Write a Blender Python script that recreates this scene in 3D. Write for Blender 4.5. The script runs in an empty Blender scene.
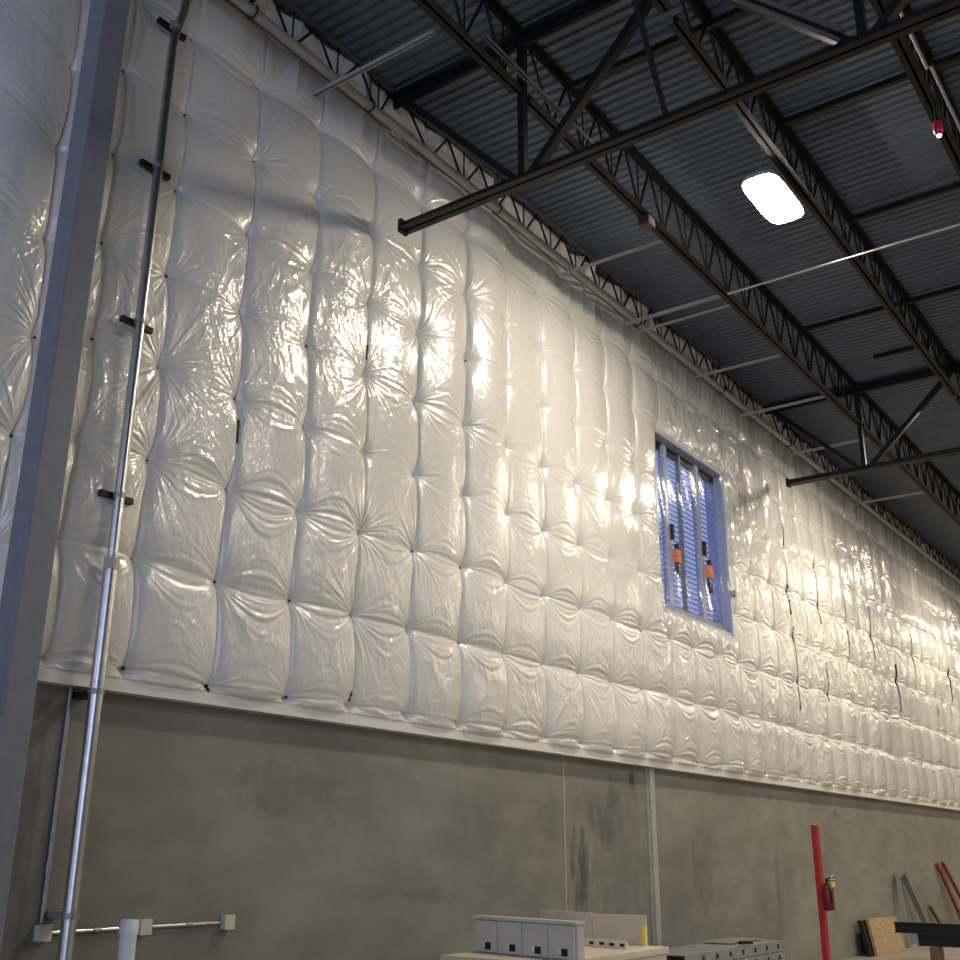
import bpy, math, random
import numpy as np
from mathutils import Vector, Matrix
random.seed(4); rng = np.random.default_rng(7)
S = bpy.context.scene
C = S.collection

# ------------------------------------------------------------------ materials
def mat(name, col, rough=.6, metal=0., spec=.5, noise=0., nscale=8., bump=0., bscale=40., stretch=(1, 1, 1)):
    m = bpy.data.materials.new(name); m.use_nodes = True
    nt = m.node_tree; b = nt.nodes['Principled BSDF']
    b.inputs['Base Color'].default_value = (*col, 1)
    b.inputs['Roughness'].default_value = rough
    b.inputs['Metallic'].default_value = metal
    b.inputs['Specular IOR Level'].default_value = spec
    if noise or bump:
        tc = nt.nodes.new('ShaderNodeTexCoord'); mp = nt.nodes.new('ShaderNodeMapping')
        mp.inputs['Scale'].default_value = stretch
        nt.links.new(tc.outputs['Object'], mp.inputs['Vector'])
    if noise:
        n = nt.nodes.new('ShaderNodeTexNoise'); n.inputs['Scale'].default_value = nscale
        n.inputs['Detail'].default_value = 6
        r = nt.nodes.new('ShaderNodeValToRGB')
        r.color_ramp.elements[0].position = .3; r.color_ramp.elements[1].position = .7
        r.color_ramp.elements[0].color = (*[max(0, c * (1 - noise)) for c in col], 1)
        r.color_ramp.elements[1].color = (*[min(1, c * (1 + noise)) for c in col], 1)
        nt.links.new(mp.outputs[0], n.inputs['Vector']); nt.links.new(n.outputs['Fac'], r.inputs['Fac'])
        nt.links.new(r.outputs['Color'], b.inputs['Base Color'])
    if bump:
        n2 = nt.nodes.new('ShaderNodeTexNoise'); n2.inputs['Scale'].default_value = bscale
        n2.inputs['Detail'].default_value = 4
        bp = nt.nodes.new('ShaderNodeBump'); bp.inputs['Strength'].default_value = bump
        bp.inputs['Distance'].default_value = .01
        nt.links.new(mp.outputs[0], n2.inputs['Vector']); nt.links.new(n2.outputs['Fac'], bp.inputs['Height'])
        nt.links.new(bp.outputs[0], b.inputs['Normal'])
    return m

def emit(name, col, strength):
    m = bpy.data.materials.new(name); m.use_nodes = True
    nt = m.node_tree; nt.nodes.clear()
    e = nt.nodes.new('ShaderNodeEmission'); o = nt.nodes.new('ShaderNodeOutputMaterial')
    e.inputs['Color'].default_value = (*col, 1); e.inputs['Strength'].default_value = strength
    nt.links.new(e.outputs[0], o.inputs['Surface'])
    return m

def film_material():
    """Glossy white poly facing: soft white body under a slick wrinkled clear skin."""
    m = bpy.data.materials.new('white_poly_facing'); m.use_nodes = True
    nt = m.node_tree; N = nt.nodes; L = nt.links; b = N['Principled BSDF']
    b.inputs['Base Color'].default_value = (.79, .79, .76, 1)
    b.inputs['Roughness'].default_value = .42
    b.inputs['Specular IOR Level'].default_value = .45
    b.inputs['Coat Weight'].default_value = 1.0
    b.inputs['Coat Roughness'].default_value = .10
    b.inputs['Coat IOR'].default_value = 1.62
    tc = N.new('ShaderNodeTexCoord')
    def nz(scale, stretch, detail, dist, rot=0.):
        mp = N.new('ShaderNodeMapping'); mp.inputs['Scale'].default_value = stretch
        mp.inputs['Rotation'].default_value = (rot, 0, 0)
        L.new(tc.outputs['Object'], mp.inputs['Vector'])
        n = N.new('ShaderNodeTexNoise'); n.inputs['Scale'].default_value = scale
        n.inputs['Detail'].default_value = detail; n.inputs['Distortion'].default_value = dist
        L.new(mp.outputs[0], n.inputs['Vector'])
        return n.outputs['Fac']
    a = nz(9, (1, 1.6, .8), 3, 1.2, .5); c = nz(26, (1, 1.3, .7), 3, 1.0, -.4)
    mx = N.new('ShaderNodeMath'); mx.operation = 'MULTIPLY_ADD'; mx.inputs[1].default_value = .35
    L.new(c, mx.inputs[0]); L.new(a, mx.inputs[2])
    bp = N.new('ShaderNodeBump'); bp.inputs['Strength'].default_value = .55; bp.inputs['Distance'].default_value = .012
    L.new(mx.outputs[0], bp.inputs['Height'])
    L.new(bp.outputs[0], b.inputs['Coat Normal']); 
    bp2 = N.new('ShaderNodeBump'); bp2.inputs['Strength'].default_value = .25; bp2.inputs['Distance'].default_value = .012
    L.new(mx.outputs[0], bp2.inputs['Height']); L.new(bp2.outputs[0], b.inputs['Normal'])
    return m

def concrete_material():
    m = bpy.data.materials.new('precast_concrete'); m.use_nodes = True
    nt = m.node_tree; N = nt.nodes; L = nt.links; b = N['Principled BSDF']
    b.inputs['Roughness'].default_value = .75; b.inputs['Specular IOR Level'].default_value = .3
    tc = N.new('ShaderNodeTexCoord')
    def ramp(fac, c0, c1, p0, p1):
        r = N.new('ShaderNodeValToRGB'); e = r.color_ramp.elements
        e[0].position = p0; e[1].position = p1; e[0].color = (*c0, 1); e[1].color = (*c1, 1)
        L.new(fac, r.inputs['Fac']); return r.outputs['Color']
    def noise(sc, det, stretch=(1, 1, 1)):
        mp = N.new('ShaderNodeMapping'); mp.inputs['Scale'].default_value = stretch
        L.new(tc.outputs['Object'], mp.inputs['Vector'])
        n = N.new('ShaderNodeTexNoise'); n.inputs['Scale'].default_value = sc; n.inputs['Detail'].default_value = det
        L.new(mp.outputs[0], n.inputs['Vector']); return n.outputs['Fac']
    base = ramp(noise(1.0, 9, (1, .55, .8)), (.204, .200, .176), (.280, .275, .245), .32, .68)
    mott = ramp(noise(5, 7, (1, .4, .9)), (.88, .88, .87), (1.06, 1.06, 1.06), .35, .65)
    def mul(a, bb, f=1.):
        x = N.new('ShaderNodeMix'); x.data_type = 'RGBA'; x.blend_type = 'MULTIPLY'
        x.inputs[0].default_value = f; L.new(a, x.inputs[6]); L.new(bb, x.inputs[7]); return x.outputs[2]
    col = mul(base, mott)
    sep = N.new('ShaderNodeSeparateXYZ'); L.new(tc.outputs['Object'], sep.inputs[0])
    nf = noise(5, 6, (1, 1.3, .5))
    # stains with a shape of their own: (y, z, radius y, radius z, strength)
    for y, z, ry, rz, k in ((11.02, 1.35, .3, .55, .95), (11.75, 1.5, .95, 1.2, .30), (9.0, 1.6, .5, .9, .12), (11.5, 1.95, .3, .3, .35), (11.75, 2.25, .25, .12, .4), (12.27, 2.48, .09, .13, .9), (16.7, 2.46, .12, .1, .8),
                            (19.7, 2.34, .13, .11, .8), (8.3, 1.25, .5, .07, .3), (14.2, 1.5, .5, .6, .35), (4.0, 1.7, .45, .8, .4), (6.4, 2.1, .8, .25, .25), (10.3, 1.95, .4, .5, .18)):
        def m1(op, a, bval):
            q = N.new('ShaderNodeMath'); q.operation = op; L.new(a, q.inputs[0])
            if isinstance(bval, (int, float)): q.inputs[1].default_value = bval
            else: L.new(bval, q.inputs[1])
            return q.outputs[0]
        dy = m1('MULTIPLY', m1('SUBTRACT', sep.outputs[1], y), 1 / ry); dz = m1('MULTIPLY', m1('SUBTRACT', sep.outputs[2], z), 1 / rz)
        d = m1('ADD', m1('MULTIPLY', dy, dy), m1('MULTIPLY', dz, dz))
        d = m1('ADD', d, m1('MULTIPLY', m1('SUBTRACT', nf, .5), 3.2))
        rr = ramp(d, (1 - .6 * k,) * 3, (1, 1, 1), .15, .95)
        col = mul(col, rr)
    L.new(col, b.inputs['Base Color'])
    bp = N.new('ShaderNodeBump'); bp.inputs['Strength'].default_value = .15; bp.inputs['Distance'].default_value = .01
    L.new(noise(60, 4), bp.inputs['Height']); L.new(bp.outputs[0], b.inputs['Normal'])
    return m

def clear_film_material():
    m = bpy.data.materials.new('clear_poly_film'); m.use_nodes = True
    nt = m.node_tree; N = nt.nodes; L = nt.links; N.clear()
    o = N.new('ShaderNodeOutputMaterial'); t = N.new('ShaderNodeBsdfTransparent'); g = N.new('ShaderNodeBsdfGlossy')
    t.inputs['Color'].default_value = (.95, .96, .98, 1)
    g.inputs['Roughness'].default_value = .12
    mx = N.new('ShaderNodeMixShader'); lw = N.new('ShaderNodeLayerWeight'); lw.inputs['Blend'].default_value = .5
    pw = N.new('ShaderNodeMath'); pw.operation = 'POWER'; pw.inputs[1].default_value = 4.; L.new(lw.outputs['Facing'], pw.inputs[0])
    f = N.new('ShaderNodeMath'); f.operation = 'MULTIPLY_ADD'; f.inputs[1].default_value = .6; f.inputs[2].default_value = .045; L.new(pw.outputs[0], f.inputs[0])
    tc = N.new('ShaderNodeTexCoord'); n = N.new('ShaderNodeTexNoise'); n.inputs['Scale'].default_value = 5; n.inputs['Detail'].default_value = 4
    bp = N.new('ShaderNodeBump'); bp.inputs['Strength'].default_value = .3; bp.inputs['Distance'].default_value = .02
    L.new(tc.outputs['Object'], n.inputs['Vector']); L.new(n.outputs['Fac'], bp.inputs['Height'])
    L.new(bp.outputs[0], g.inputs['Normal'])
    L.new(f.outputs[0], mx.inputs[0]); L.new(t.outputs[0], mx.inputs[1]); L.new(g.outputs[0], mx.inputs[2])
    L.new(mx.outputs[0], o.inputs['Surface'])
    return m

M = dict(
    film=film_material(), concrete=concrete_material(), clear=clear_film_material(),
    deck=mat('painted_steel_deck', (.100, .121, .168), .5, 0, .4, .12, 2.),
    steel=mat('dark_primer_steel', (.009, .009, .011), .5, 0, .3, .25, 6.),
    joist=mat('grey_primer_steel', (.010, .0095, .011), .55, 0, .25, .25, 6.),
    litjoist=mat('lit_joist_steel', (.11, .105, .10), .5, 0, .4, .2, 6.),  # joist steel made paler: light on the wall-side joist put into its colour
    stud=mat('matt_galvanised_channel', (.44, .44, .42), .5, .2, .5, .12, 14.),
    brace=mat('dull_brace_steel', (.16, .16, .165), .45, .3, .5, .15, 8.),
    column=mat('grey_painted_column', (.20, .21, .245), .45, 0, .4, .08, 10.),
    galv=mat('galvanised_steel', (.62, .63, .65), .28, 1., .5, .12, 20.),
    galvdull=mat('dull_galvanised_steel', (.36, .37, .37), .45, .6, .5, .18, 14.),
    whitepipe=mat('off_white_pipe', (.36, .355, .34), .45, 0, .4, .08, 6.),
    pvc=mat('white_plastic_pipe', (.75, .75, .76), .4, 0, .5, .04, 6.),
    trim=mat('white_metal_trim', (.80, .79, .76), .4, 0, .5, .04, 6.),
    black=mat('black_fitting', (.012, .012, .013), .5, 0, .4),
    pin=mat('dark_pin_head', (.05, .045, .04), .5, 0, .4),
    floor=mat('dusty_concrete_floor', (.30, .27, .23), .55, 0, .4, .15, 1.2),
    drywall=mat('grey_wall_board', (.33, .32, .31), .8, 0, .2, .1, 3.),
    boxgrey=mat('pale_grey_box', (.62, .58, .50), .5, 0, .4, .06, 12.),
    panel=mat('pale_grey_enamel', (.60, .57, .50), .4, 0, .5, .04, 6.),
    sheet=mat('beige_grey_sheet', (.64, .58, .46), .5, 0, .4, .06, 4.),
    red=mat('red_paint', (.40, .022, .024), .4, 0, .5, .1, 8.),
    darkred=mat('dark_red_paint', (.17, .008, .012), .35, 0, .5, .1, 8.),
    yellow=mat('yellow_tag', (.80, .66, .16), .5),
    rust=mat('rust_red_bar', (.30, .085, .05), .6, 0, .3, .2, 10.),
    wood=mat('raw_plywood', (.46, .33, .19), .65, 0, .3, .2, 5., stretch=(1, 1, 6)),
    brown=mat('brown_stick', (.16, .10, .06), .7, 0, .3),
    blue=mat('blue_grey_louver', (.40, .43, .62), .35, 0, .5, .05, 6.),
    reveal=mat('pale_blue_grey_frame', (.50, .55, .74), .35, 0, .5, .03, 6.),
    orange=mat('orange_actuator', (.95, .26, .10), .45),
    lampbody=mat('white_lamp_housing', (.6, .6, .6), .4),
    redlens=mat('red_lens', (.55, .02, .05), .25),
    jbox=mat('rusty_brown_box', (.05, .028, .02), .6),
    caulk=mat('pale_joint_sealant', (.40, .37, .31), .8, 0, .2, .1, 12.),
)

# ------------------------------------------------------------------ mesh helpers
class MB:
    def __init__(s): s.v = []; s.f = []; s.sm = []
    def add(s, vs, fs, smooth=False):
        o = len(s.v); s.v += [tuple(v) for v in vs]; s.f += [tuple(i + o for i in f) for f in fs]; s.sm += [smooth] * len(fs)
    def box(s, x0, x1, y0, y1, z0, z1):
        vs = [(x, y, z) for x in (x0, x1) for y in (y0, y1) for z in (z0, z1)]
        s.add(vs, [(0, 1, 3, 2), (4, 6, 7, 5), (0, 4, 5, 1), (2, 3, 7, 6), (0, 2, 6, 4), (1, 5, 7, 3)]); return s
    def bar(s, a, b, w, h, up=(0, 0, 1)):
        """rectangular bar from a to b: w across, h along 'up'"""
        a = Vector(a); b = Vector(b); d = (b - a).normalized(); u = Vector(up)
        if abs(d.dot(u)) > .95: u = Vector((1, 0, 0))
        r = d.cross(u).normalized(); u = r.cross(d).normalized()
        vs = [p + r * (i * w / 2) + u * (j * h / 2) for p in (a, b) for i in (-1, 1) for j in (-1, 1)]
        s.add(vs, [(0, 1, 3, 2), (4, 6, 7, 5), (0, 4, 5, 1), (2, 3, 7, 6), (0, 2, 6, 4), (1, 5, 7, 3)]); return s
    def angle(s, a, b, leg, t, flip=1, up=(0, 0, 1)):
        """rolled angle section: one flat leg, one upright leg"""
        a = Vector(a); b = Vector(b); d = (b - a).normalized(); r = d.cross(Vector(up)).normalized(); u = r.cross(d)
        o = r * (flip * leg / 2)
        s.bar(a + o, b + o, leg, t, up); s.bar(a + u * (leg / 2), b + u * (leg / 2), t, leg, up); return s
    def tube(s, pts, rad, n=14, cap=True):
        pts = [Vector(p) for p in pts]; rings = []; ref = None
        for i, p in enumerate(pts):
            d = ((pts[i + 1] - p) if i < len(pts) - 1 else (p - pts[i - 1])).normalized()
            if 0 < i < len(pts) - 1: d = ((pts[i + 1] - p).normalized() + (p - pts[i - 1]).normalized()).normalized()
            if ref is None: ref = Vector((1, 0, 0)) if abs(d.x) < .9 else Vector((0, 0, 1))
            r = d.cross(ref).normalized(); u = r.cross(d).normalized(); ref = u
            rr = rad[i] if isinstance(rad, (list, tuple)) else rad
            rings.append([p + r * (math.cos(k * 2 * math.pi / n) * rr) + u * (math.sin(k * 2 * math.pi / n) * rr) for k in range(n)])
        vs = [v for R in rings for v in R]; fs = []
        for i in range(len(rings) - 1):
            for k in range(n):
                k2 = (k + 1) % n; fs.append((i * n + k, i * n + k2, (i + 1) * n + k2, (i + 1) * n + k))
        s.add(vs, fs, True)
        if cap:
            s.add(rings[0], [tuple(range(n))[::-1]]); s.add(rings[-1], [tuple(range(n))])
        return s
    def build(s, name, m, parent=None, bevel=0.):
        me = bpy.data.meshes.new(name); me.from_pydata(s.v, [], s.f); me.update()
        for p, q in zip(me.polygons, s.sm): p.use_smooth = q
        me.materials.append(m)
        o = bpy.data.objects.new(name, me); C.objects.link(o)
        if parent:
            o.parent = parent; o.matrix_parent_inverse = Matrix.Translation(parent.location).inverted()
        if bevel:
            bv = o.modifiers.new('bevel', 'BEVEL'); bv.width = bevel; bv.segments = 2; bv.limit_method = 'ANGLE'
        return o

def tag(o, label=None, cat=None, group=None, kind=None):
    for k, v in (('label', label), ('category', cat), ('group', group), ('kind', kind)):
        if v: o[k] = v
    return o
def thing(name, loc, label, cat, group=None):
    o = bpy.data.objects.new(name, None); C.objects.link(o); o.location = loc; o.empty_display_size = .2
    bpy.context.view_layer.update()
    return tag(o, label, cat, group)

# ------------------------------------------------------------------ heights (m): floor 0, eye 1.6
YB, YE = -12.0, 58.0          # building along the wall
XR = 22.0                     # opposite wall
DECK = 9.15
G1, G2, G3 = 7.20, 17.42, 27.6

# ------------------------------------------------------------------ setting
tag(MB().box(-.35, XR + .3, YB, YE + .3, -.3, 0).build('floor', M['floor']), kind='structure')
# louvre opening
WY0, WY1, WZ0, WZ1 = 13.10, 15.46, 4.75, 7.32
wl = MB().box(-.35, -.10, YB, YE, 0, 2.655)
tag(wl.build('wall_left', M['concrete']), kind='structure')
up = MB()
up.box(-.45, -.20, YB, WY0, 2.655, DECK); up.box(-.45, -.20, WY1, YE, 2.655, DECK)
up.box(-.45, -.20, WY0, WY1, 2.655, WZ0); up.box(-.45, -.20, WY0, WY1, WZ1, DECK)
tag(up.build('wall_left_upper', M['drywall']), kind='structure')
tag(MB().box(-.45, XR, YE, YE + .3, 0, DECK).build('wall_far', M['drywall']), kind='structure')
tag(MB().box(XR, XR + .3, YB, YE + .3, 0, DECK).build('wall_right', M['drywall']), kind='structure')
# corrugated roof deck: ribs run out from the wall, one profile swept in x
def deck():
    pitch, ybeg, yend = .125, -1.0, 40.0
    prof = []; y = ybeg
    while y < yend:
        prof += [(y, 0), (y + .052, 0), (y + .066, .026), (y + .108, .026)]; y += pitch
    n = len(prof); x0, x1 = -.45, 12.0
    b = MB()
    vs = [(x0, p[0], DECK + p[1]) for p in prof] + [(x1, p[0], DECK + p[1]) for p in prof]
    b.add(vs, [(i, i + 1, n + i + 1, n + i) for i in range(n - 1)])
    b.box(-.45, 12.0, ybeg, yend + .1, DECK + .036, DECK + .15)
    b.box(12.0, XR + .3, ybeg, yend + .1, DECK, DECK + .15)
    b.box(-.45, XR + .3, yend + .1, YE + .3, DECK, DECK + .15)
    b.box(-.45, XR + .3, YB, ybeg, DECK, DECK + .15)
    return b
tag(deck().build('ceiling', M['deck']), kind='structure')
tag(MB().box(-.10, .012, YB, YE, 2.650, 2.656).box(.002, .012, YB, YE, 2.656, 2.735).build('trim_1', M['trim']), kind='structure')
tag(MB().box(-.105, -.094, 10.645, 10.675, 0, 2.65).build('trim_2', M['caulk']), kind='structure')

# ------------------------------------------------------------------ quilted insulation blanket
PY, PZ, Z0 = .7765, .767, 2.815
cols = [2.10, 2.87, 3.63, 4.09, 4.69] + [5.46 + PY * k for k in range(41)]
cols = np.array(cols); NC = len(cols); NR = 10
tz = np.tile(Z0 + PZ * np.arange(NR), (NC, 1)); tz[2] = 2.735 + .733 * np.arange(NR)
tz[3:, :] += rng.normal(0, .012, tz[3:, :].shape); tz[17:, 1:7] += rng.normal(0, .035, tz[17:, 1:7].shape); tz[:, 8:] = 8.95; tz[:, 9] = 9.6
tyo = rng.normal(0, .012, (NC, NR))
ties = cols[:, None] + tyo

ys = [2.15]
while ys[-1] < 34.2:
    y = ys[-1]; ys.append(y + max(.0068, (41 + y * y) / 13914. * .95))
ys = np.array(ys)
# line columns up with the louvre opening
for e in (WY0, WY1): ys[np.argmin(abs(ys - e))] = e
zs = np.arange(2.70, 9.13, .0082)
zs = np.append(zs[zs < 9.12], 9.13)
for e in (WZ0, WZ1): zs[np.argmin(abs(zs - e))] = e
Y, Z = np.meshgrid(ys, zs, indexing='ij')

def vnoise(u, v, seed):
    g = np.random.default_rng(seed).normal(0, 1, (256, 256))
    iu = np.floor(u).astype(int); iv = np.floor(v).astype(int); fu = u - iu; fv = v - iv
    fu = fu * fu * (3 - 2 * fu); fv = fv * fv * (3 - 2 * fv)
    a = g[iu % 256, iv % 256]; b = g[(iu + 1) % 256, iv % 256]; c = g[iu % 256, (iv + 1) % 256]; d = g[(iu + 1) % 256, (iv + 1) % 256]
    return (a * (1 - fu) + b * fu) * (1 - fv) + (c * (1 - fu) + d * fu) * fv

# wavy seams
seamw = .018 * vnoise(Z * 1.3, np.zeros_like(Z) + Y * .0 + 3, 11)
Yw = Y + seamw * np.clip((Y - 2.5), 0, 1)
ci = np.clip(np.searchsorted(cols, Yw.ravel()).reshape(Y.shape) - 1, 0, NC - 2)
ya = cols[ci]; wb = cols[ci + 1] - ya; t = (Yw - ya) / wb
top_row = 7
def rowcoord(c):
    """fractional row index of Z in column c's own rows"""
    r = np.zeros_like(Z)
    base = tz[c, 0]; step = (tz[c, 7] - tz[c, 0]) / 7
    r = (Z - base) / step
    return r
ra = rowcoord(ci); rb = rowcoord(ci + 1)
ts = t * t * (3 - 2 * t)
rr = ra * (1 - ts) + rb * ts
rj = np.clip(np.round(rr).astype(int), 0, 7)
wob = rng.normal(0, 1, (NC, NR))
low = np.clip((4.9 - Z) / 1.2, 0, 1) * (1 - .55 * np.clip((Y - 12) / 3, 0, 1) * np.clip(.5 + vnoise(Y * .45, Z * 1.1, 77), 0, 1))                       # tighter quilting in the lower rows
farc = np.clip((Y - 12.2) / 1.5, 0, 1)
cellamp = 1 + .16 * rng.normal(0, 1, (NC, 1))[ci, 0] * .8
P = np.power(np.clip(4 * t * (1 - t), 0, 1), .42)
sag = rr + .10 * np.sin(2 * np.pi * rr)                     # the loft slumps towards the bottom of each cell
Q = np.power(abs(np.sin(np.pi * sag)), .7)
hmix = .05 + .27 * low + .06 * farc
topz = np.clip((rr - 6.6) / .4, 0, 1); hmix = np.maximum(hmix, .5 * topz)
H = .098 * cellamp * P * np.minimum(1, np.sqrt(wb / .7765)) * (1 - hmix + hmix * Q)
H *= 1 - .25 * topz
# seam line rises between ties
H += .030 * np.exp(-((t - np.round(t)) * wb / .10) ** 2) * Q * (1 - .4 * low)
# broad unevenness
H += .018 * vnoise(Y * .9, Z * .8, 21) * P
# pinned dimples and radial gathers
KS = np.array([5, 9, 14, 22, 34, 52])
ph = rng.uniform(0, 2 * np.pi, (NC, NR, len(KS))); inten = rng.uniform(.3, 1.15, (NC, NR)) ** 1.6
reach = rng.uniform(.15, .34, (NC, NR))
for dc in (0, 1):
    cc = ci + dc
    for jj in (np.floor(rr).astype(int), np.floor(rr).astype(int) + 1):
        j = np.clip(jj, 0, 8)
        dy = Yw - ties[cc, j]; dz = Z - tz[cc, j]
        r = np.sqrt(dy * dy + dz * dz) + 1e-6; th = np.arctan2(dz, dy)
        th = th + .5 * r * np.sin(ph[cc, j, 0])
        H -= .045 * np.exp(-r / .075)
        A = np.clip(r / .07, 0, 1) * np.exp(-(r / (reach[cc, j] * 1.25)) ** 1.4) * inten[cc, j]
        w = np.zeros_like(r)
        for q, k in enumerate(KS):
            am = (.7, .9, 1., .95, .8, .6)[q] * np.clip(r * 2 * np.pi / k / .022 - .5, 0, 1)
            s_ = np.cos(k * th + ph[cc, j, q] + 1.2 * np.sin(th * 2 + ph[cc, j, 1]))
            w += am * (1 - 2 * abs(s_) ** .8) / (1 + .05 * k)
        H += .0062 * A * w
# folds strung between neighbouring ties of one row
fs_ = rng.uniform(0, 2 * np.pi, (NC, NR, 4)); fi = rng.uniform(.3, 1.2, (NC, NR))
zr = Z - rr * PZ
dzr = (rr - rj) * PZ
env = np.sin(np.pi * np.clip(t, 0, 1))
f = (dzr + .055 * env * low + .04 * env * np.sin(fs_[ci, rj, 3])) / (.012 + .15 * env)
g = np.cos(4.2 * f + fs_[ci, rj, 0]) * .8 + .7 * np.cos(9.1 * f + fs_[ci, rj, 1]) + .5 * np.cos(15 * f + fs_[ci, rj, 2])
rowk = np.where(rj <= 2, 1., np.where(rj >= 7, .9, .38)) + .15 * farc
H += .0085 * rowk * fi[ci, rj] * env ** .8 * np.exp(-(f * .75) ** 2) * g
H -= .018 * low * env * np.exp(-(f * 1.6) ** 2)
# crumple of the film itself, stronger to the right, around the louvre and along the bottom hem
hem = np.exp(-(Z - 2.72) / .28)
dw = np.maximum(np.maximum(WY0 - Y, Y - WY1), np.maximum(WZ0 - Z, Z - WZ1))
nearw = np.exp(-np.clip(dw, 0, 9) / .45)
cr = 1 - 2 * abs(vnoise(Y * 5 + Z * 2.2, Z * 2.6 - Y * 1.3, 31)) ** .7
cr2 = 1 - 2 * abs(vnoise(Y * 11 - Z * 4, Z * 6 + Y * 3, 32)) ** .7
cr3 = vnoise(Y * 7, Z * 14 + 3 * vnoise(Y * 3, Z * 2, 5), 33)
cr4 = vnoise(Y * 30 + Z * 10, Z * 9 - Y * 6, 36)
patch = np.clip(vnoise(Y * .7, Z * .6, 34) * .7 + .5, .08, 1.6)
H += (.0024 + .0055 * farc + .007 * nearw) * patch * cr * P + (.0015 + .0026 * farc + .004 * nearw) * patch * cr2 + .0007 * patch * cr4 * P + .005 * hem * cr3 * env
# the top edge hangs slack behind the pipe
tp = np.clip((Z - 8.2) / .7, 0, 1)
H += tp * (.03 + .03 * (1 - 2 * abs(vnoise(Y * 3.2, Z * .7, 41))) + .02 * np.sin(Y * 3 + 2 * np.sin(Y)))
# hem tucks behind the base angle, edges roll back into the louvre opening
H = H * np.clip((Z - 2.70) / .10, .0, 1) ** .6 - .02 * (Z < 2.735)
roll = np.clip(dw / .16, 0, 1); H = H * (.25 + .75 * np.sqrt(np.clip(roll, 0, 1))) - .02 * (1 - roll) ** 2
H = H + .004
ny, nz_ = Y.shape
keep = np.ones((ny - 1, nz_ - 1), bool)
cy = (ys[:-1] + ys[1:]) / 2; cz = (zs[:-1] + zs[1:]) / 2
keep &= ~((cy[:, None] > WY0) & (cy[:, None] < WY1) & (cz[None] > WZ0) & (cz[None] < WZ1))
idx = np.arange(ny * nz_).reshape(ny, nz_)
q = np.stack([idx[:-1, :-1], idx[1:, :-1], idx[1:, 1:], idx[:-1, 1:]], -1)[keep]
co = np.stack([H, Y, Z], -1).reshape(-1, 3)
# close the outer borders back to the wall so the blanket has its thickness
def skirt(line, back):
    global co, q
    n0 = len(co); b = co[line].copy(); b[:, 0] = back; co = np.vstack([co, b]); k = n0 + np.arange(len(line))
    q = np.vstack([q, np.stack([line[:-1], line[1:], k[1:], k[:-1]], -1)])
skirt(idx[:, -1], -.2); skirt(idx[0, ::-1], -.2); skirt(idx[-1, :], -.2); skirt(idx[::-1, 0], -.1)
me = bpy.data.meshes.new('insulation_blanket')
me.vertices.add(len(co)); me.vertices.foreach_set('co', co.astype(np.float32).ravel())
me.loops.add(q.size); me.loops.foreach_set('vertex_index', q.astype(np.int32).ravel())
me.polygons.add(len(q)); me.polygons.foreach_set('loop_start', (np.arange(len(q)) * 4).astype(np.int32))
me.polygons.foreach_set('use_smooth', np.ones(len(q), bool))
me.update(calc_edges=True); me.validate()
me.materials.append(M['film'])
blanket = bpy.data.objects.new('insulation_blanket', me); C.objects.link(blanket)
tag(blanket, 'glossy white plastic-faced quilted insulation covering the wall above bare concrete', 'insulation')

def surf(y, z):
    i = np.argmin(abs(ys - y)); k = np.argmin(abs(zs - z)); return float(H[i, k])

# pin heads at the ties: the hundred largest are parts, the rest one part
pins = []
for i in range(NC):
    for j in range(8):
        y, z = ties[i, j], tz[i, j]
        if y < 2.2 or y > 33.5 or (WY0 - .05 < y < WY1 + .05 and WZ0 - .05 < z < WZ1 + .05): continue
        # seams wander: find where the seam really is at this height
        w = .018 * float(vnoise(np.array([z * 1.3]), np.array([3.]), 11)[0])
        pins.append((y - w, z))
pins.sort(key=lambda p: (p[0] if p[0] > 3.5 else 40 + p[0]))
def pin_mesh(b, y, z):
    x = surf(y, z)
    b.tube([(x - .02, y, z), (x + .006, y, z), (x + .010, y, z)], [.011, .013, .008], 8)
rest = MB()
for n, (y, z) in enumerate(pins):
    if n < 100:
        b = MB(); pin_mesh(b, y, z); b.build('fastener_pin', M['pin'], blanket)
    else: pin_mesh(rest, y, z)
tag(rest.build('fastener_pins', M['pin'], blanket), kind='stuff')
# open dark seams where the facing has parted
for y, z0, z1, lean in ((5.46, 4.72, 4.92, 0), (7.02, 6.05, 6.2, 0), (17.86, 5.5, 7.1, .12), (17.95, 3.9, 5.3, .1), (19.45, 5.6, 6.9, .05), (19.5, 4.2, 4.9, .05), (21.0, 5.2, 6.5, .03), (22.6, 5.4, 6.5, .04), (24.1, 4.5, 5.5, .04), (25.7, 5.4, 6.4, .03), (27.2, 4.6, 5.4, .03), (28.8, 5.2, 6.1, .03), (6.98, 2.84, 2.92, 0), (5.46, 2.74, 2.80, 0)):
    b = MB(); zz = np.linspace(z0, z1, max(3, int((z1 - z0) / .06)))
    for a, c in zip(zz[:-1], zz[1:]):
        yj = y + lean * (z1 - (a + c) / 2) * .3 - .018 * float(vnoise(np.array([(a + c) / 2 * 1.3]), np.array([3.]), 11)[0])
        xs = max(surf(yj + d, (a + c) / 2) for d in (-.015, 0, .015))
        wd = .005 + .009 * (y > 16) * (.45 + .55 * math.sin(9 * a + y) ** 2)
        b.box(xs - .04, xs + .004, yj - wd, yj + wd, a, c)
    b.build('open_seam', M['black'], blanket)

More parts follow.
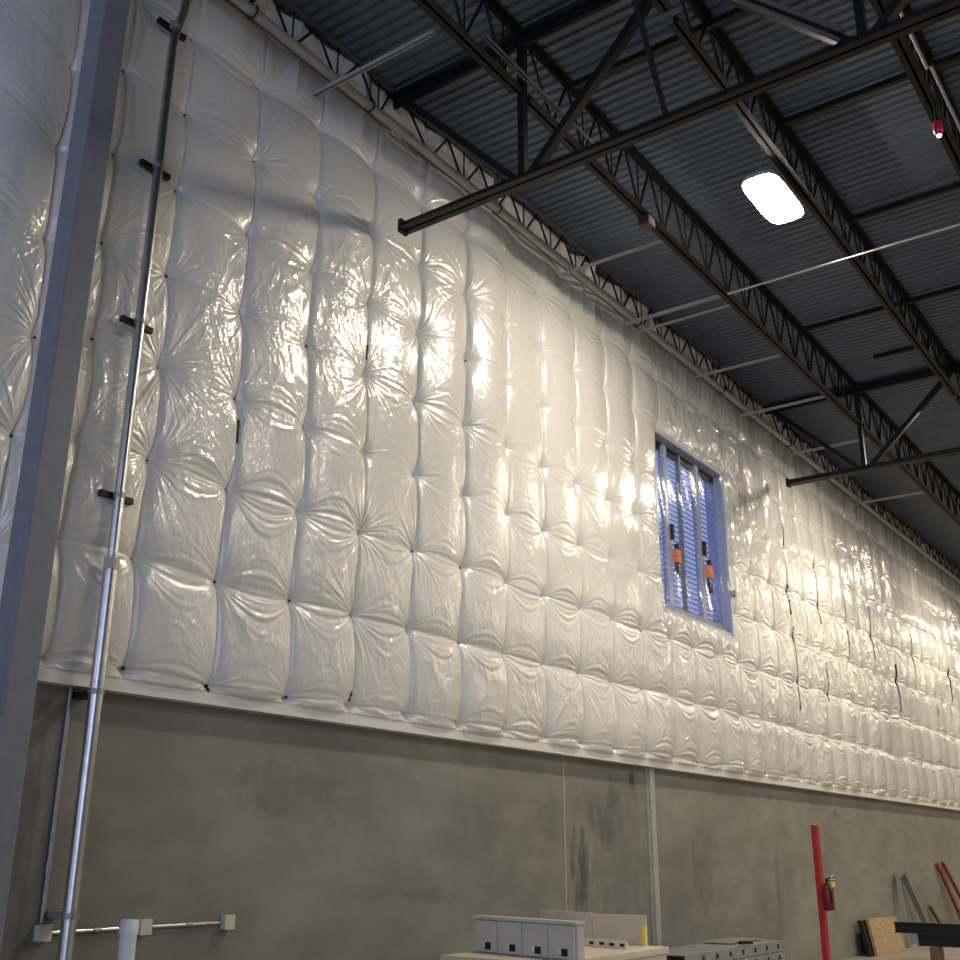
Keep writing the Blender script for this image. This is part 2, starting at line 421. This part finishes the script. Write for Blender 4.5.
# ------------------------------------------------------------------ louvre in the wall
lv = thing('wall_louver', (-.1, (WY0 + WY1) / 2, WZ0), 'tall blue-grey louvred vent under clear plastic set into the quilted wall', 'louver')
fr = MB()
fr.box(-.26, .03, WY0 - .03, WY0 + .015, WZ0 - .03, WZ1 + .03); fr.box(-.26, .03, WY1 - .015, WY1 + .03, WZ0 - .03, WZ1 + .03)
fr.box(-.26, .03, WY0 - .03, WY1 + .03, WZ1 - .015, WZ1 + .03); fr.box(-.26, .01, WY0 - .03, WY1 + .03, WZ0 - .03, WZ0 + .03)
fr.build('frame', M['reveal'], lv)
MB().box(-.19, -.12, WY0 + .015, WY1 - .015, WZ1 - .12, WZ1 - .015).build('header_shadow', M['steel'], lv)  # dark bar added as the shadow between frame top and blades
MB().box(-.16, -.03, WY0 + .015, WY1 - .015, WZ0 + .03, WZ0 + .11).build('sill_bar', M['galvdull'], lv)
bays = [WY0 + .015, WY0 + .53, WY0 + 1.05, WY0 + 1.62, WY1 - .015]
for k in range(4):
    b = MB(); z = WZ0 + .14
    while z < WZ1 - .16:
        b.add([(-.095, bays[k] + .02, z), (-.095, bays[k + 1] - .02, z), (-.155, bays[k + 1] - .02, z + .062), (-.155, bays[k] + .02, z + .062),
               (-.101, bays[k] + .02, z - .004), (-.101, bays[k + 1] - .02, z - .004), (-.161, bays[k + 1] - .02, z + .058), (-.161, bays[k] + .02, z + .058)],
              [(0, 1, 2, 3), (7, 6, 5, 4), (0, 4, 5, 1), (3, 2, 6, 7), (0, 3, 7, 4), (1, 5, 6, 2)])
        z += .0755
    b.build('blade_bank', M['blue'], lv)
MB().box(-.16, -.075, bays[1] - .055, bays[1] + .055, WZ0 + .03, WZ1 - .02).build('mullion', M['reveal'], lv)
MB().box(-.16, -.085, bays[2] - .015, bays[2] + .015, WZ0 + .03, WZ1 - .02).build('mullion', M['galvdull'], lv)
MB().box(-.16, -.075, bays[3] - .055, bays[3] + .055, WZ0 + .03, WZ1 - .02).build('mullion', M['reveal'], lv)
for yy in (bays[1] + .12, bays[3] + .12):
    a = MB().box(-.075, .0, yy - .05, yy + .10, 5.52, 5.72).build('actuator', M['orange'], lv, .01)
    MB().tube([(-.03, yy + .02, 5.72), (-.03, yy + .01, 5.80)], .035, 10).build('actuator_cap', M['black'], a)
    MB().box(-.065, -.015, yy - .02, yy + .02, 5.40, 5.52).box(-.065, -.015, yy + .02, yy + .06, 5.30, 5.42).build('crank_arm', M['black'], a)
    MB().box(-.075, -.03, yy - .08, yy - .03, 5.86, 6.08).build('latch', M['black'], lv)
MB().box(.0, .06, WY0 - .075, WY0 - .03, 5.58, 5.74).build('latch', M['black'], lv)
MB().box(.03, .06, WY1 - .01, WY1 + .06, 5.38, 5.44).box(.03, .08, WY1 + .06, WY1 + .11, 5.36, 5.46).build('latch', M['galvdull'], lv)
MB().box(-.30, -.28, WY0 - .0, WY1 + .0, WZ0, WZ1).build('daylight_panel', emit('daylight_through_louver', (.42, .52, 1.0), .36), lv)
b = MB(); nn = 30
pv = [(.02 + .012 * math.sin(k * .7) * math.sin(m * .5 + k), WY0 + .015 + (WY1 - WY0 - .03) * k / nn, WZ0 + .04 + (WZ1 - WZ0 - .06) * m / nn) for k in range(nn + 1) for m in range(nn + 1)]
b.add(pv, [(k * (nn + 1) + m, (k + 1) * (nn + 1) + m, (k + 1) * (nn + 1) + m + 1, k * (nn + 1) + m + 1) for k in range(nn) for m in range(nn)], True)
b.build('clear_film', M['clear'], lv)

# ------------------------------------------------------------------ steel column in front of the wall
colm = thing('steel_column', (.42, 3.63, 0), 'square grey steel column standing before the quilted wall, nearest the camera', 'column')
MB().box(.32, .52, 3.53, 3.73, .02, DECK - .02).build('shaft', M['column'], colm, .012)
MB().box(.22, .62, 3.43, 3.83, .0, .02).build('base_plate', M['column'], colm)
MB().box(.25, .59, 3.46, 3.80, DECK - .02, DECK).build('cap_plate', M['column'], colm)

# ------------------------------------------------------------------ joists: rows by x, bays by girder
rows = {1: .17, 2: 1.71, 3: 3.27, 4: 4.83}
rown = {1: 'nearest the wall', 2: 'second from the wall', 3: 'third from the wall', 4: 'fourth from the wall'}
bayb = {0: (-2.6, G1, 'on the near side of the nearer girder'), 1: (G1, G2, 'between the two girders'), 2: (G2, G3, 'beyond the farther girder'), 3: (G3, 36.3, 'far beyond the farther girder')}
def joist(rw, bay):
    X = rows[rw]; y0, y1, where = bayb[bay]; y0 += .06; y1 -= .06
    zt = DECK - .005; zb = {1: 8.66, 2: 8.42, 3: 8.55, 4: 8.45}[rw]
    leg = .075 if rw > 1 else .042
    j = thing('roof_joist', (X, (y0 + y1) / 2, zb), 'dark open-web roof joist %s, %s' % (rown[rw], where), 'joist', 'open-web roof joists')
    tc = MB(); bc = MB()
    for s in (-1, 1):
        tc.angle((X + s * .012, y0, zt - .006), (X + s * .012, y1, zt - .006), leg, .008, s, (0, 0, -1))
        bc.angle((X + s * .012, y0 + .02, zb), (X + s * .012, y1 - .02, zb), leg if rw != 2 else .085, .008, -s, (0, 0, 1))
    jm = M['litjoist'] if rw == 1 else M['joist']
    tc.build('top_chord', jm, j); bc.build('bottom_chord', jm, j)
    step = .61; w = MB(); n = int((y1 - y0 - .5) / step); off = y0 + .25 + ((y1 - y0 - .5) - n * step) / 2
    pts = []
    for k in range(n):
        a = off + k * step; pts += [(X, a, zb + .02), (X, a + step / 2, zt - .03)]
    pts.append((X, off + n * step, zb + .02))
    for a, c in zip(pts[:-1], pts[1:]): w.tube([a, c], .016 if rw > 1 else .014, 8)
    for k in range(n):                                            # upright posts at the panel points
        a = off + k * step; w.tube([(X, a + step, zb + .02), (X, a + step, zt - .03)], .009, 6)
    w.tube([(X, y0 + .06, zt - .03), (X, off, zb + .02)], .013, 8); w.tube([(X, y1 - .06, zt - .03), (X, off + n * step, zb + .02)], .013, 8)
    w.build('web', M['joist'], j)
    ys_ = (y0 - .06 + .0, y1 - .16) if False else ()
    return j
for rw, bay in ((1, 0), (1, 1), (1, 2), (1, 3), (2, 0), (2, 1), (2, 2), (3, 0), (3, 1), (3, 2), (4, 0), (4, 1)): joist(rw, bay)

# ------------------------------------------------------------------ girders
def girder(Yg, label, xend, zb):
    zt = 9.0
    g = thing('truss_girder', (6.2, Yg, zb), label, 'girder', 'deep truss girders')
    bc = MB(); tc = MB()
    for s in (-1, 1):
        bc.angle((xend, Yg + s * .012, zb - .03), (11.6, Yg + s * .012, zb - .03), .092, .012, s, (0, 0, 1))
        tc.angle((.10, Yg + s * .012, zt + .1), (11.6, Yg + s * .012, zt + .1), .10, .012, s, (0, 0, -1))
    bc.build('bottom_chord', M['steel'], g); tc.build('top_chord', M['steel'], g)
    MB().box(xend - .012, xend + .03, Yg - .06, Yg + .06, zb - .06, zb + .08).build('end_plate', M['steel'], g)
    for X in (1.71, 4.83, 7.95, 11.07):
        MB().bar((X, Yg, zb), (X, Yg, zt + .05), .07, .07).build('vertical', M['steel'], g)
    MB().bar((.27, Yg, zt + .02), (1.65, Yg, zb), .08, .07).build('diagonal', M['steel'], g)
    for a, c in ((1.79, 3.27), (4.75, 3.27), (4.91, 6.39), (7.87, 6.39), (8.03, 9.51), (10.99, 9.51)):
        MB().bar((a, Yg, zb), (c, Yg, zt + .03), .085, .075).build('diagonal', M['steel'], g)
    return g
girder(G1, 'dark truss girder crossing to the wall nearest the camera, before the bright lamp', .27, 7.50)
girder(G2, 'dark truss girder crossing to the wall beyond the louvred vent', .40, 7.65)

# ------------------------------------------------------------------ bridging between joists
for k, (y, x0, x1, lab) in enumerate(((8.03, 1.8, 6.4, 'dark bridging angle under the deck close behind the nearer girder'), (9.84, 3.33, 6.4, 'dark bridging angle under the deck just above the lit lamp'),
                                     (12.14, 3.33, 6.4, 'dark bridging angle under the deck a little beyond the lit lamp'), (14.7, 1.8, 6.4, 'dark bridging angle under the deck midway from lamp to farther girder'),
                                     (16.42, 2.32, 3.17, 'short dark bar under the deck just before the farther girder'))):
    zq = 9.05 if x1 > 4 else 9.116; b = MB().bar((x0, y, zq), (x1, y, zq), .055, .07)
    tag(b.build('bridging_angle', M['steel']), lab, 'bridging', 'bridging angles under the deck')

# galvanised struts from the wall to the second joist
ords = ('first from the near end', 'second from the near end', 'third from the near end', 'fourth from the near end, thin', 'fifth from the near end', 'sixth, just before the farther girder', 'seventh, just past the farther girder', 'eighth, far beyond the girders')
for k, (y, x0, x1, w) in enumerate(((6.07, .02, 1.53, .036), (10.34, .22, 1.68, .03), (11.98, .22, 1.68, .036), (12.29, .22, 1.68, .025), (14.13, .22, 1.69, .03), (15.97, .22, 1.68, .034), (18.2, .22, 1.68, .034), (21.8, .22, 1.68, .036))):
    b = MB(); z = 8.46
    # slotted channel: two flanges joined by bridges
    for s in (-1, 1): b.bar((x0, y + s * w / 2, z), (x1, y + s * w / 2, z), .006, w)
    x = x0
    while x < x1 - .03:
        b.bar((x, y, z + w / 2), (min(x + .035, x1), y, z + w / 2), w, .005); x += .06
    tag(b.build('support_strut', M['stud']), 'galvanised slotted strut from wall to joist, %s' % ords[k], 'strut', 'slotted struts below the roof')

# ------------------------------------------------------------------ pipe along the top of the wall
pp = thing('wall_pipe', (.31, 12, 8.56), 'long off-white pipe running along the top of the quilted wall', 'pipe')
MB().tube([(.31, -3, 8.56), (.31, 45, 8.56)], .047, 16).build('pipe_run', M['whitepipe'], pp)
for y in (4.7, 7.2, 10.1, 13.3, 16.6, 19.9):
    MB().tube([(.31, y - .03, 8.56), (.31, y + .03, 8.56)], .053, 16).build('coupling', M['galvdull'], pp)
for y in (5.05, 6.6, 8.8, 12.2, 15.0, 17.9):
    b = MB(); b.tube([(.31 + .064 * math.cos(a), y, 8.56 + .064 * math.sin(a)) for a in np.linspace(-math.pi / 2 - 2.4, -math.pi / 2 + 2.4, 14)], .009, 8)
    b.tube([(.31, y, 8.61), (.31, y, 9.145)], .007, 8)
    b.build('pipe_hanger', M['black'], pp)

# ------------------------------------------------------------------ conduits
def upright(x, y0, z0, z1): return [(x, y0, z0), (x, y0, z1)]
cd = thing('tall_conduit', (.19, 4.365, 0), 'tall shiny galvanised conduit running up the quilted wall beside the column', 'conduit')
MB().tube([(.19, 4.365, .0), (.19, 4.365, 3.44)], .046, 20).build('lower_pipe', M['galv'], cd)
MB().tube([(.19, 4.365, 3.47), (.19, 4.365, 7.75), (.187, 4.38, 7.9), (.17, 4.42, 8.05), (.15, 4.46, 8.2), (.14, 4.48, 8.35), (.14, 4.48, 9.13)], .036, 20).build('upper_pipe', M['galv'], cd)
MB().tube([(.19, 4.365, 3.42), (.19, 4.365, 3.50)], .052, 20).build('coupling', M['boxgrey'], cd)
MB().tube([(.19, 4.365, 5.72), (.19, 4.365, 5.80)], .041, 20).build('coupling', M['galv'], cd)
for z in (3.95, 5.29, 6.63, 7.98):
    s = MB().box(.11, .152, 4.245, 4.515, z - .02, z + .022).build('strap_channel', M['black'], cd)
    MB().tube([(.19, 4.365, z - .018), (.19, 4.365, z + .018)], .042, 16).build('pipe_strap', M['galvdull'], s)
for z in (1.24, 2.60):
    s = MB().box(-.099, .14, 4.385, 4.47, z - .022, z + .022).build('strap_channel', M['galvdull'] if z < 2 else M['black'], cd)
    MB().tube([(.19, 4.365, z - .018), (.19, 4.365, z + .018)], .053, 16).build('pipe_strap', M['galvdull'], s)

tc_ = thing('thin_conduit', (-.08, 4.36, 1.16), 'thin grey conduit dropping from the wall trim to the leftmost junction box', 'conduit')
MB().tube([(-.085, 4.36, 1.19), (-.085, 4.36, 2.65)], .0135, 12).build('conduit_run', M['galvdull'], tc_)
for z in (1.52,): MB().tube([(-.085, 4.36, z - .03), (-.085, 4.36, z + .03)], .018, 12).build('coupling', M['galvdull'], tc_)
bx = ((4.37, 'pale grey junction box on the concrete left of the tall conduit'), (5.14, 'pale grey junction box half hidden by the white plastic pipe'), (5.885, 'pale grey junction box ending the conduit run, right of the white pipe'))
for y, lab in bx:
    b = thing('junction_box', (-.1, y, 1.08), lab, 'junction box', 'junction boxes on the concrete wall')
    MB().box(-.104, -.05, y - .045, y + .045, 1.085, 1.18).build('body', M['boxgrey'], b, .006)
    MB().box(-.05, -.045, y - .048, y + .048, 1.082, 1.183).build('cover_plate', M['boxgrey'], b, .002)
for a, c, lab in ((4.425, 5.085, 'short horizontal conduit between the left and middle junction boxes'), (5.195, 5.83, 'short horizontal conduit between the middle and right junction boxes')):
    h = thing('link_conduit', (-.085, (a + c) / 2, 1.13), lab, 'conduit', 'horizontal conduits between the boxes')
    MB().tube([(-.088, a, 1.13), (-.088, c, 1.13)], .0125, 12).build('conduit_run', M['galv'], h)
    m_ = (a + c) / 2 + .02
    MB().tube([(-.082, m_ - .03, 1.13), (-.082, m_ + .03, 1.13)], .017, 12).build('coupling', M['galvdull'], h)

pv_ = thing('plastic_pipe', (.4, 4.65, 0), 'white plastic pipe standing upright before the concrete wall', 'pipe')
MB().tube([(.4, 4.65, 0), (.4, 4.65, 1.17)], .052, 20).build('pipe_body', M['pvc'], pv_)
MB().tube([(.4, 4.65, 1.13), (.4, 4.65, 1.205), (.4, 4.65, 1.215)], [.058, .058, .048], 20).build('end_cap', M['pvc'], pv_)

st = thing('wall_stud', (-.09, 12.72, 0), 'vertical galvanised metal channel fixed to the concrete wall below the trim', 'channel')
MB().box(-.10, -.085, 12.62, 12.82, 0, 2.645).build('channel', M['stud'], st)
MB().box(-.085, -.055, 12.66, 12.78, 0, 2.645).build('centre_rib', M['stud'], st)

rc = MB().tube([(1.77, 11.85, 8.38), (12, 11.85, 8.38)], .014, 10)
tag(rc.build('ceiling_conduit', M['galv']), 'long thin bright conduit crossing under the joists beyond the lamp', 'conduit')
for k, (dx, y0, y1) in enumerate(((.085, 6.35, 7.95), (.125, 6.4, 8.35))):
    tag(MB().tube([(1.71 + dx, y0, 8.52), (1.71 + dx, y1, 8.52)], .014, 10).build('ceiling_conduit', M['brace']),
        ('thin galvanised tube along the second joist at the nearer girder, ' + ('closer to the joist' if k == 0 else 'farther from the joist')), 'conduit', 'tubes beside the second joist')
b = MB().tube([(4.955, 6.56, 8.39), (4.955, 8.97, 8.39)], .016, 10).tube([(4.99, 8.97, 8.39), (4.99, 13.8, 8.39)], .016, 10)
tag(b.build('ceiling_conduit', M['galvdull']), 'pale conduit line running along under the fourth joist', 'conduit')
jb = MB().box(1.64, 1.78, 9.66, 9.82, 8.30, 8.412)
tag(jb.build('ceiling_box', M['jbox'], None, .01), 'small rusty brown box under the second joist, past the nearer girder', 'junction box')

# kicker braces from the nearer girder
kb = thing('angle_brace', (4.73, 7.05, 7.4), 'pair of pale-ended brace angles rising from the nearer girder towards the top edge', 'brace')
for s in (-.03, .03):
    MB().bar((4.70 + s, 7.13, 7.57 + s), (3.73, 5.6, 7.66 + s), .02, .03).build('brace_angle', M['brace'], kb)
tag(MB().bar((3.2, 7.12, 7.5), (3.27, 6.3, 8.53), .04, .04).build('knee_brace', M['joist']), 'thin dark knee brace from the nearer girder up to the third joist', 'brace')
rl = thing('alarm_light', (4.885, 9.47, 8.05), 'small red alarm light under the fourth joist, right of the lamp', 'alarm light')
MB().tube([(4.885, 9.47, 8.44), (4.885, 9.47, 8.14)], .012, 8).build('stem', M['steel'], rl)
MB().tube([(4.885, 9.47, 8.14), (4.885, 9.47, 8.09), (4.885, 9.47, 8.02), (4.885, 9.47, 8.0)], [.04, .048, .042, .02], 16).build('red_lens', M['redlens'], rl)
MB().tube([(4.885, 9.47, 8.005), (4.885, 9.47, 7.985)], .022, 10).build('lamp_bulb', emit('white_indicator', (1, .8, .8), 2.5), rl)

# ------------------------------------------------------------------ lamps
LAMPC = (1.0, .88, .69)
LX, LZ = 3.0, 8.45
lamp_e = emit('lamp_lens_glow', LAMPC, 95.)
def highbay(y, label):
    l = thing('high_bay_lamp', (LX, y, LZ), label, 'lamp', None)
    b = MB(); ang = np.linspace(0, 2 * math.pi, 48, endpoint=False)
    def sq(a, rx, ry):
        e = .45; return (LX + rx * math.copysign(abs(math.cos(a)) ** e, math.cos(a)), y + ry * math.copysign(abs(math.sin(a)) ** e, math.sin(a)))
    n = 48; rings = [(.16, .38, LZ + .16), (.20, .50, LZ + .06), (.21, .52, LZ)]
    vs = [(*sq(a, rx, ry), z) for rx, ry, z in rings for a in ang]
    fs = [tuple(range(n))] + [(i * n + k, (i + 1) * n + k, (i + 1) * n + (k + 1) % n, i * n + (k + 1) % n) for i in range(2) for k in range(n)]
    b.add(vs, fs); b.build('housing', M['lampbody'], l)
    d = MB(); vs = [(*sq(a, .20, .50), LZ + .004) for a in ang] + [(*sq(a, .175, .45), LZ - .04) for a in ang]
    d.add(vs, [(k, n + k, n + (k + 1) % n, (k + 1) % n) for k in range(n)] + [tuple(range(n, 2 * n))[::-1]])
    d.build('lens', lamp_e, l)
    for s in (-.3, .3):
        MB().tube([(LX, y + s, LZ + .15), (LX, y + s, DECK)], .006, 6).build('hanger_rod', M['galvdull'], l)
    return l
highbay(10.27, 'glowing rectangular high-bay lamp hanging from the dark roof')
# the lamps of the same grid that hang outside the picture: their light only
def far_lamp(x, y, power=330.):
    ld = bpy.data.lights.new('high_bay_light', 'AREA'); ld.shape = 'RECTANGLE'; ld.size = .40; ld.size_y = 1.0; ld.energy = power; ld.color = LAMPC
    o = bpy.data.objects.new('high_bay_light', ld); C.objects.link(o); o.location = (x, y, LZ)
PW = 95 * .4 * 1.0 * math.pi
for y in (18.9, 27.5, 36.1, 44.7): far_lamp(LX, y, PW)
for y in (10.27, 18.9, 27.5, 36.1): far_lamp(9.3, y, PW)
for y in (10.27, 18.9, 27.5, 36.1): far_lamp(15.5, y, PW)

# ------------------------------------------------------------------ things along the foot of the wall
pf = thing('low_platform', (.85, 9.0, 0), 'low pale grey platform carrying the four-door cabinet and the sheets', 'platform')
MB().box(.3, 1.42, 7.95, 10.0, .74, .80).build('top', M['sheet'], pf, .006)
MB().box(.32, 1.40, 7.97, 9.98, .66, .74).build('rim', M['panel'], pf)
for x in (.38, 1.37):
    for y in (8.05, 9.9): MB().box(x - .04, x + .04, y - .04, y + .04, 0, .66).build('leg', M['galvdull'], pf)
cb = thing('grey_cabinet', (.93, 8.42, .8), 'low pale grey metal cabinet with four doors in a row', 'cabinet')
cb.rotation_euler = (0, 0, -.21)
bpy.context.view_layer.update()
def cpart(b, name, m, par=None, bev=0):
    o = b.build(name, m, None, bev); o.parent = par or cb; return o
W4 = 1.22; cw = W4 / 4
cpart(MB().box(-W4 / 2, W4 / 2, -.10, -.02, 0, .27), 'body', M['panel'])
cpart(MB().box(-W4 / 2 - .012, W4 / 2 + .012, -.145, -.015, .27, .295), 'top_rail', M['panel'])
for k in range(5): 
    xx = -W4 / 2 + k * cw
    if 0 < k < 4: cpart(MB().box(xx - .012, xx + .012, -.112, -.10, .0, .27), 'post', M['sheet'])
for k in range(4):
    x0 = -W4 / 2 + k * cw
    d = cpart(MB().box(x0 + .016, x0 + cw - .016, -.128, -.10, .006, .262), 'door', M['panel'], None, .006)
    l1 = cpart(MB().box(x0 + cw * .52, x0 + cw * .72, -.14, -.128, .03, .085), 'latch', M['black'], d)
    cpart(MB().box(x0 + cw * .40, x0 + cw * .50, -.133, -.128, .045, .088), 'label_plate', M['trim'], d)
for k, (x0, x1, lab) in enumerate(((.02, .62, 'thin beige-grey metal sheet standing behind the four-door cabinet, nearer the wall'), (.63, 1.21, 'thin beige-grey metal sheet standing behind the cabinet beside the yellow tag'))):
    o = MB().box(x0, x1, 9.96, 9.98, .80, 1.075 - .01 * k).build('metal_sheet', M['sheet'], None, .003)
    tag(o, lab, 'sheet', 'beige sheets behind the cabinet')
pr = MB().bar((.55, 9.5, .83), (1.2, 9.3, .83), .06, .06); 
o = thing('slotted_rail', (.87, 9.4, .8), 'pale slotted rail lying on the platform behind the cabinet', 'rail')
MB().bar((.62, 9.62, .835), (1.28, 9.44, .835), .012, .07).build('web', M['trim'], o)
MB().bar((.62, 9.64, .804), (1.28, 9.46, .804), .05, .008).build('flange', M['trim'], o)
for k in range(5):
    t_ = .12 + k * .19; MB().bar((.62 + .66 * t_, 9.608 - .18 * t_, .835), (.62 + .66 * (t_ + .08), 9.608 - .18 * (t_ + .08), .835), .004, .025).build('slot', M['black'], o)
tag(MB().box(1.175, 1.225, 9.90, 9.955, .80, .97).build('yellow_tag', M['yellow'], None, .004), 'upright yellow tag at the end of the beige sheets', 'tag')

# stack of perforated steel planks
zz = 0.0
names = ('lowest plank of the perforated grey steel stack', 'perforated grey steel plank second from the bottom of the stack', 'perforated grey steel plank third from the bottom of the stack',
         'perforated grey steel plank just below the top of the stack', 'topmost perforated grey steel plank of the stack by the channel')
for k in range(5):
    z0 = .004 + k * .124; dx = (0, .012, -.008, .01, .0)[k]
    p_ = thing('steel_plank', (.65 + dx, 12.65, z0), names[k], 'plank', 'perforated planks in the stack')
    b = MB().box(.36 + dx, .95 + dx, 11.3, 14.1, z0 + .106, z0 + .116).box(.94 + dx, .95 + dx, 11.3, 14.1, z0 + .012, z0 + .106).box(.36 + dx, .37 + dx, 11.3, 14.1, z0 + .012, z0 + .106)
    b.box(.36 + dx, .95 + dx, 11.3, 14.1, z0, z0 + .012)
    b.build('plank_shell', M['galvdull'], p_)
    MB().box(.375 + dx, .935 + dx, 11.315, 11.33, z0 + .014, z0 + .104).build('end_closure', M['black'], p_)
    for m_ in range(7):
        y = 11.75 + m_ * .36; MB().box(.945 + dx, .953 + dx, y - .03, y + .03, z0 + .035, z0 + .085).build('slot_hole', M['black'], p_)
tag(MB().box(.30, .72, 13.0, 14.0, .626, .632).build('cover_sheet', M['galvdull']), 'flat grey sheet lying on top of the perforated stack', 'sheet')
tag(MB().bar((.84, 13.0, .645), (.92, 13.16, .645), .06, .035).build('dark_clamp', M['black'], None, .006), 'small dark clamp lying on the edge of the perforated stack', 'clamp')

rp = thing('red_post', (.5, 16.9, 0), 'tall slim red post standing on the floor before the concrete wall', 'post')
MB().box(.46, .54, 16.83, 16.96, .02, 2.05).build('shaft', M['red'], rp, .006)
MB().box(.3, .7, 16.7, 17.1, 0, .02).build('base_plate', M['red'], rp)
fe = thing('fire_extinguisher', (.635, 16.80, .86), 'dark red fire extinguisher with a yellow tag hung on the red post', 'fire extinguisher')
EX, EY = .637, 16.80
MB().tube([(EX, EY, .86), (EX, EY, .88), (EX, EY, 1.16), (EX, EY, 1.21), (EX, EY, 1.24)], [.07, .085, .085, .06, .025], 18).build('cylinder', M['darkred'], fe)
MB().tube([(EX, EY, 1.23), (EX, EY, 1.30)], .022, 10).build('valve', M['black'], fe)
MB().bar((EX, EY - .02, 1.29), (EX + .09, EY + .10, 1.32), .03, .015).bar((EX, EY - .02, 1.265), (EX + .09, EY + .09, 1.27), .03, .012).build('handle', M['black'], fe)
MB().tube([(EX, EY, 1.27), (EX + .05, EY - .09, 1.24), (EX + .08, EY - .08, 1.1), (EX + .07, EY - .06, .98)], .012, 8).build('hose', M['black'], fe)
MB().box(.541, .556, EY + .03, EY + .12, 1.0, 1.2).build('bracket', M['darkred'], fe)
MB().box(EX + .06, EX + .066, EY + .02, EY + .16, 1.18, 1.34).build('tag', M['yellow'], fe)

wb_ = thing('plywood_offcut', (.3, 20.3, 0), 'light brown plywood offcut leaning against the concrete wall', 'board')
def lean_box(x0, x1, y0, y1, h, t):
    b = MB(); b.add([(x0, y0, .004), (x0 + t, y0, .004), (x0, y1, .004), (x0 + t, y1, .004), (x1, y0 - .06, h), (x1 + t, y0 - .06, h), (x1, y1 - .05, h * .94), (x1 + t, y1 - .1, h * .94)],
                     [(0, 2, 3, 1), (4, 5, 7, 6), (0, 1, 5, 4), (2, 6, 7, 3), (0, 4, 6, 2), (1, 3, 7, 5)]); return b
lean_box(.15, .07, 20.3, 22.0, .60, .05).build('face_sheet', M['wood'], wb_)
lean_box(.07, -.02, 20.12, 21.9, .57, .07).build('edge_shadow_strip', M['black'], wb_)  # black strip added as the shadow along the board's left edge
for (x0, x1, z0, z1, y, lab) in ((.98, 3.6, .225, .405, 20.0, 'lower black steel beam lying beside the plywood offcut'), (.62, 3.6, .41, .575, 20.02, 'upper black steel beam resting across the lower one')):
    o = thing('steel_beam', (2, y, z0), lab, 'beam', 'black steel beams')
    MB().box(x0, x1, y - .008, y + .008, z0 + .016, z1 - .016).build('web', M['black'], o)
    MB().box(x0, x1, y - .07, y + .07, z0, z0 + .016).build('flange', M['black'], o)
    MB().box(x0, x1, y - .07, y + .07, z1 - .016, z1).build('flange', M['black'], o)
for x, lab in ((1.25, 'dark timber block under the black beams nearer the wall'), (3.2, 'dark timber block under the black beams farther from the wall')):
    tag(MB().box(x - .06, x + .06, 19.8, 20.2, 0, .224).build('support_block', M['brown'], None, .008), lab, 'block', 'blocks under the beams')
sd = thing('step_stand', (.1, 23.2, 0), 'grey two-legged metal stand leaning against the concrete wall', 'stand')
MB().bar((-.02, 22.80, 1.27), (.1, 22.55, 0), .10, .05).build('leg', M['galvdull'], sd)
MB().bar((-.02, 23.12, 1.31), (.12, 24.3, 0), .12, .05).build('leg', M['galvdull'], sd)
MB().bar((-.03, 22.72, 1.25), (-.03, 23.3, 1.28), .06, .06).build('head_bar', M['galvdull'], sd)
tag(MB().bar((-.04, 24.88, .65), (.05, 25.75, .01), .06, .05).build('short_stick', M['brown']), 'short brown stick leaning against the wall past the grey stand', 'stick')
for (a, c, lab) in (((-.06, 25.94, 1.48), (.1, 27.25, .01), 'rust-red bar leaning on the wall, the one nearer the grey stand'), ((-.06, 26.45, 1.50), (.1, 28.2, .01), 'rust-red bar leaning on the wall, the one farther from the grey stand')):
    tag(MB().bar(a, c, .07, .05).build('steel_bar', M['rust']), lab, 'bar', 'rust-red bars leaning on the wall')

# ------------------------------------------------------------------ daylight from the open near end, camera
w = bpy.data.worlds.new('World'); S.world = w; w.use_nodes = True
bg = w.node_tree.nodes['Background']; bg.inputs['Color'].default_value = (.58, .68, .97, 1); bg.inputs['Strength'].default_value = 1.15
pl = bpy.data.lights.new('daylight_opening', 'AREA'); pl.shape = 'RECTANGLE'; pl.size = 22.; pl.size_y = DECK - .1; pl.cycles.is_portal = True
po = bpy.data.objects.new('daylight_opening', pl); C.objects.link(po); po.location = (XR / 2, YB, DECK / 2); po.rotation_euler = (math.radians(90), 0, 0)

cam = bpy.data.cameras.new('camera'); cam.lens = 40.77868; cam.sensor_width = 36.; cam.clip_end = 300
co_ = bpy.data.objects.new('camera', cam); C.objects.link(co_)
r = Vector((.8131995, .58197187, .00391236)); u = Vector((.18687327, -.26747596, .9452698)); fw = Vector((-.5511669, .76796182, .3262663))
mm = Matrix(((r.x, u.x, -fw.x, 6.4), (r.y, u.y, -fw.y, 0), (r.z, u.z, -fw.z, 1.6), (0, 0, 0, 1)))
co_.matrix_world = mm
S.camera = co_
S.view_settings.view_transform = 'Standard'; S.view_settings.look = 'None'; S.view_settings.gamma = 1; S.view_settings.use_curve_mapping = False
S.view_settings.exposure = 1.08
S.cycles.use_denoising = True
S.cycles.max_bounces = 6; S.cycles.diffuse_bounces = 4; S.cycles.glossy_bounces = 3; S.cycles.caustics_reflective = False; S.cycles.caustics_refractive = False
S.cycles.sample_clamp_indirect = 4.
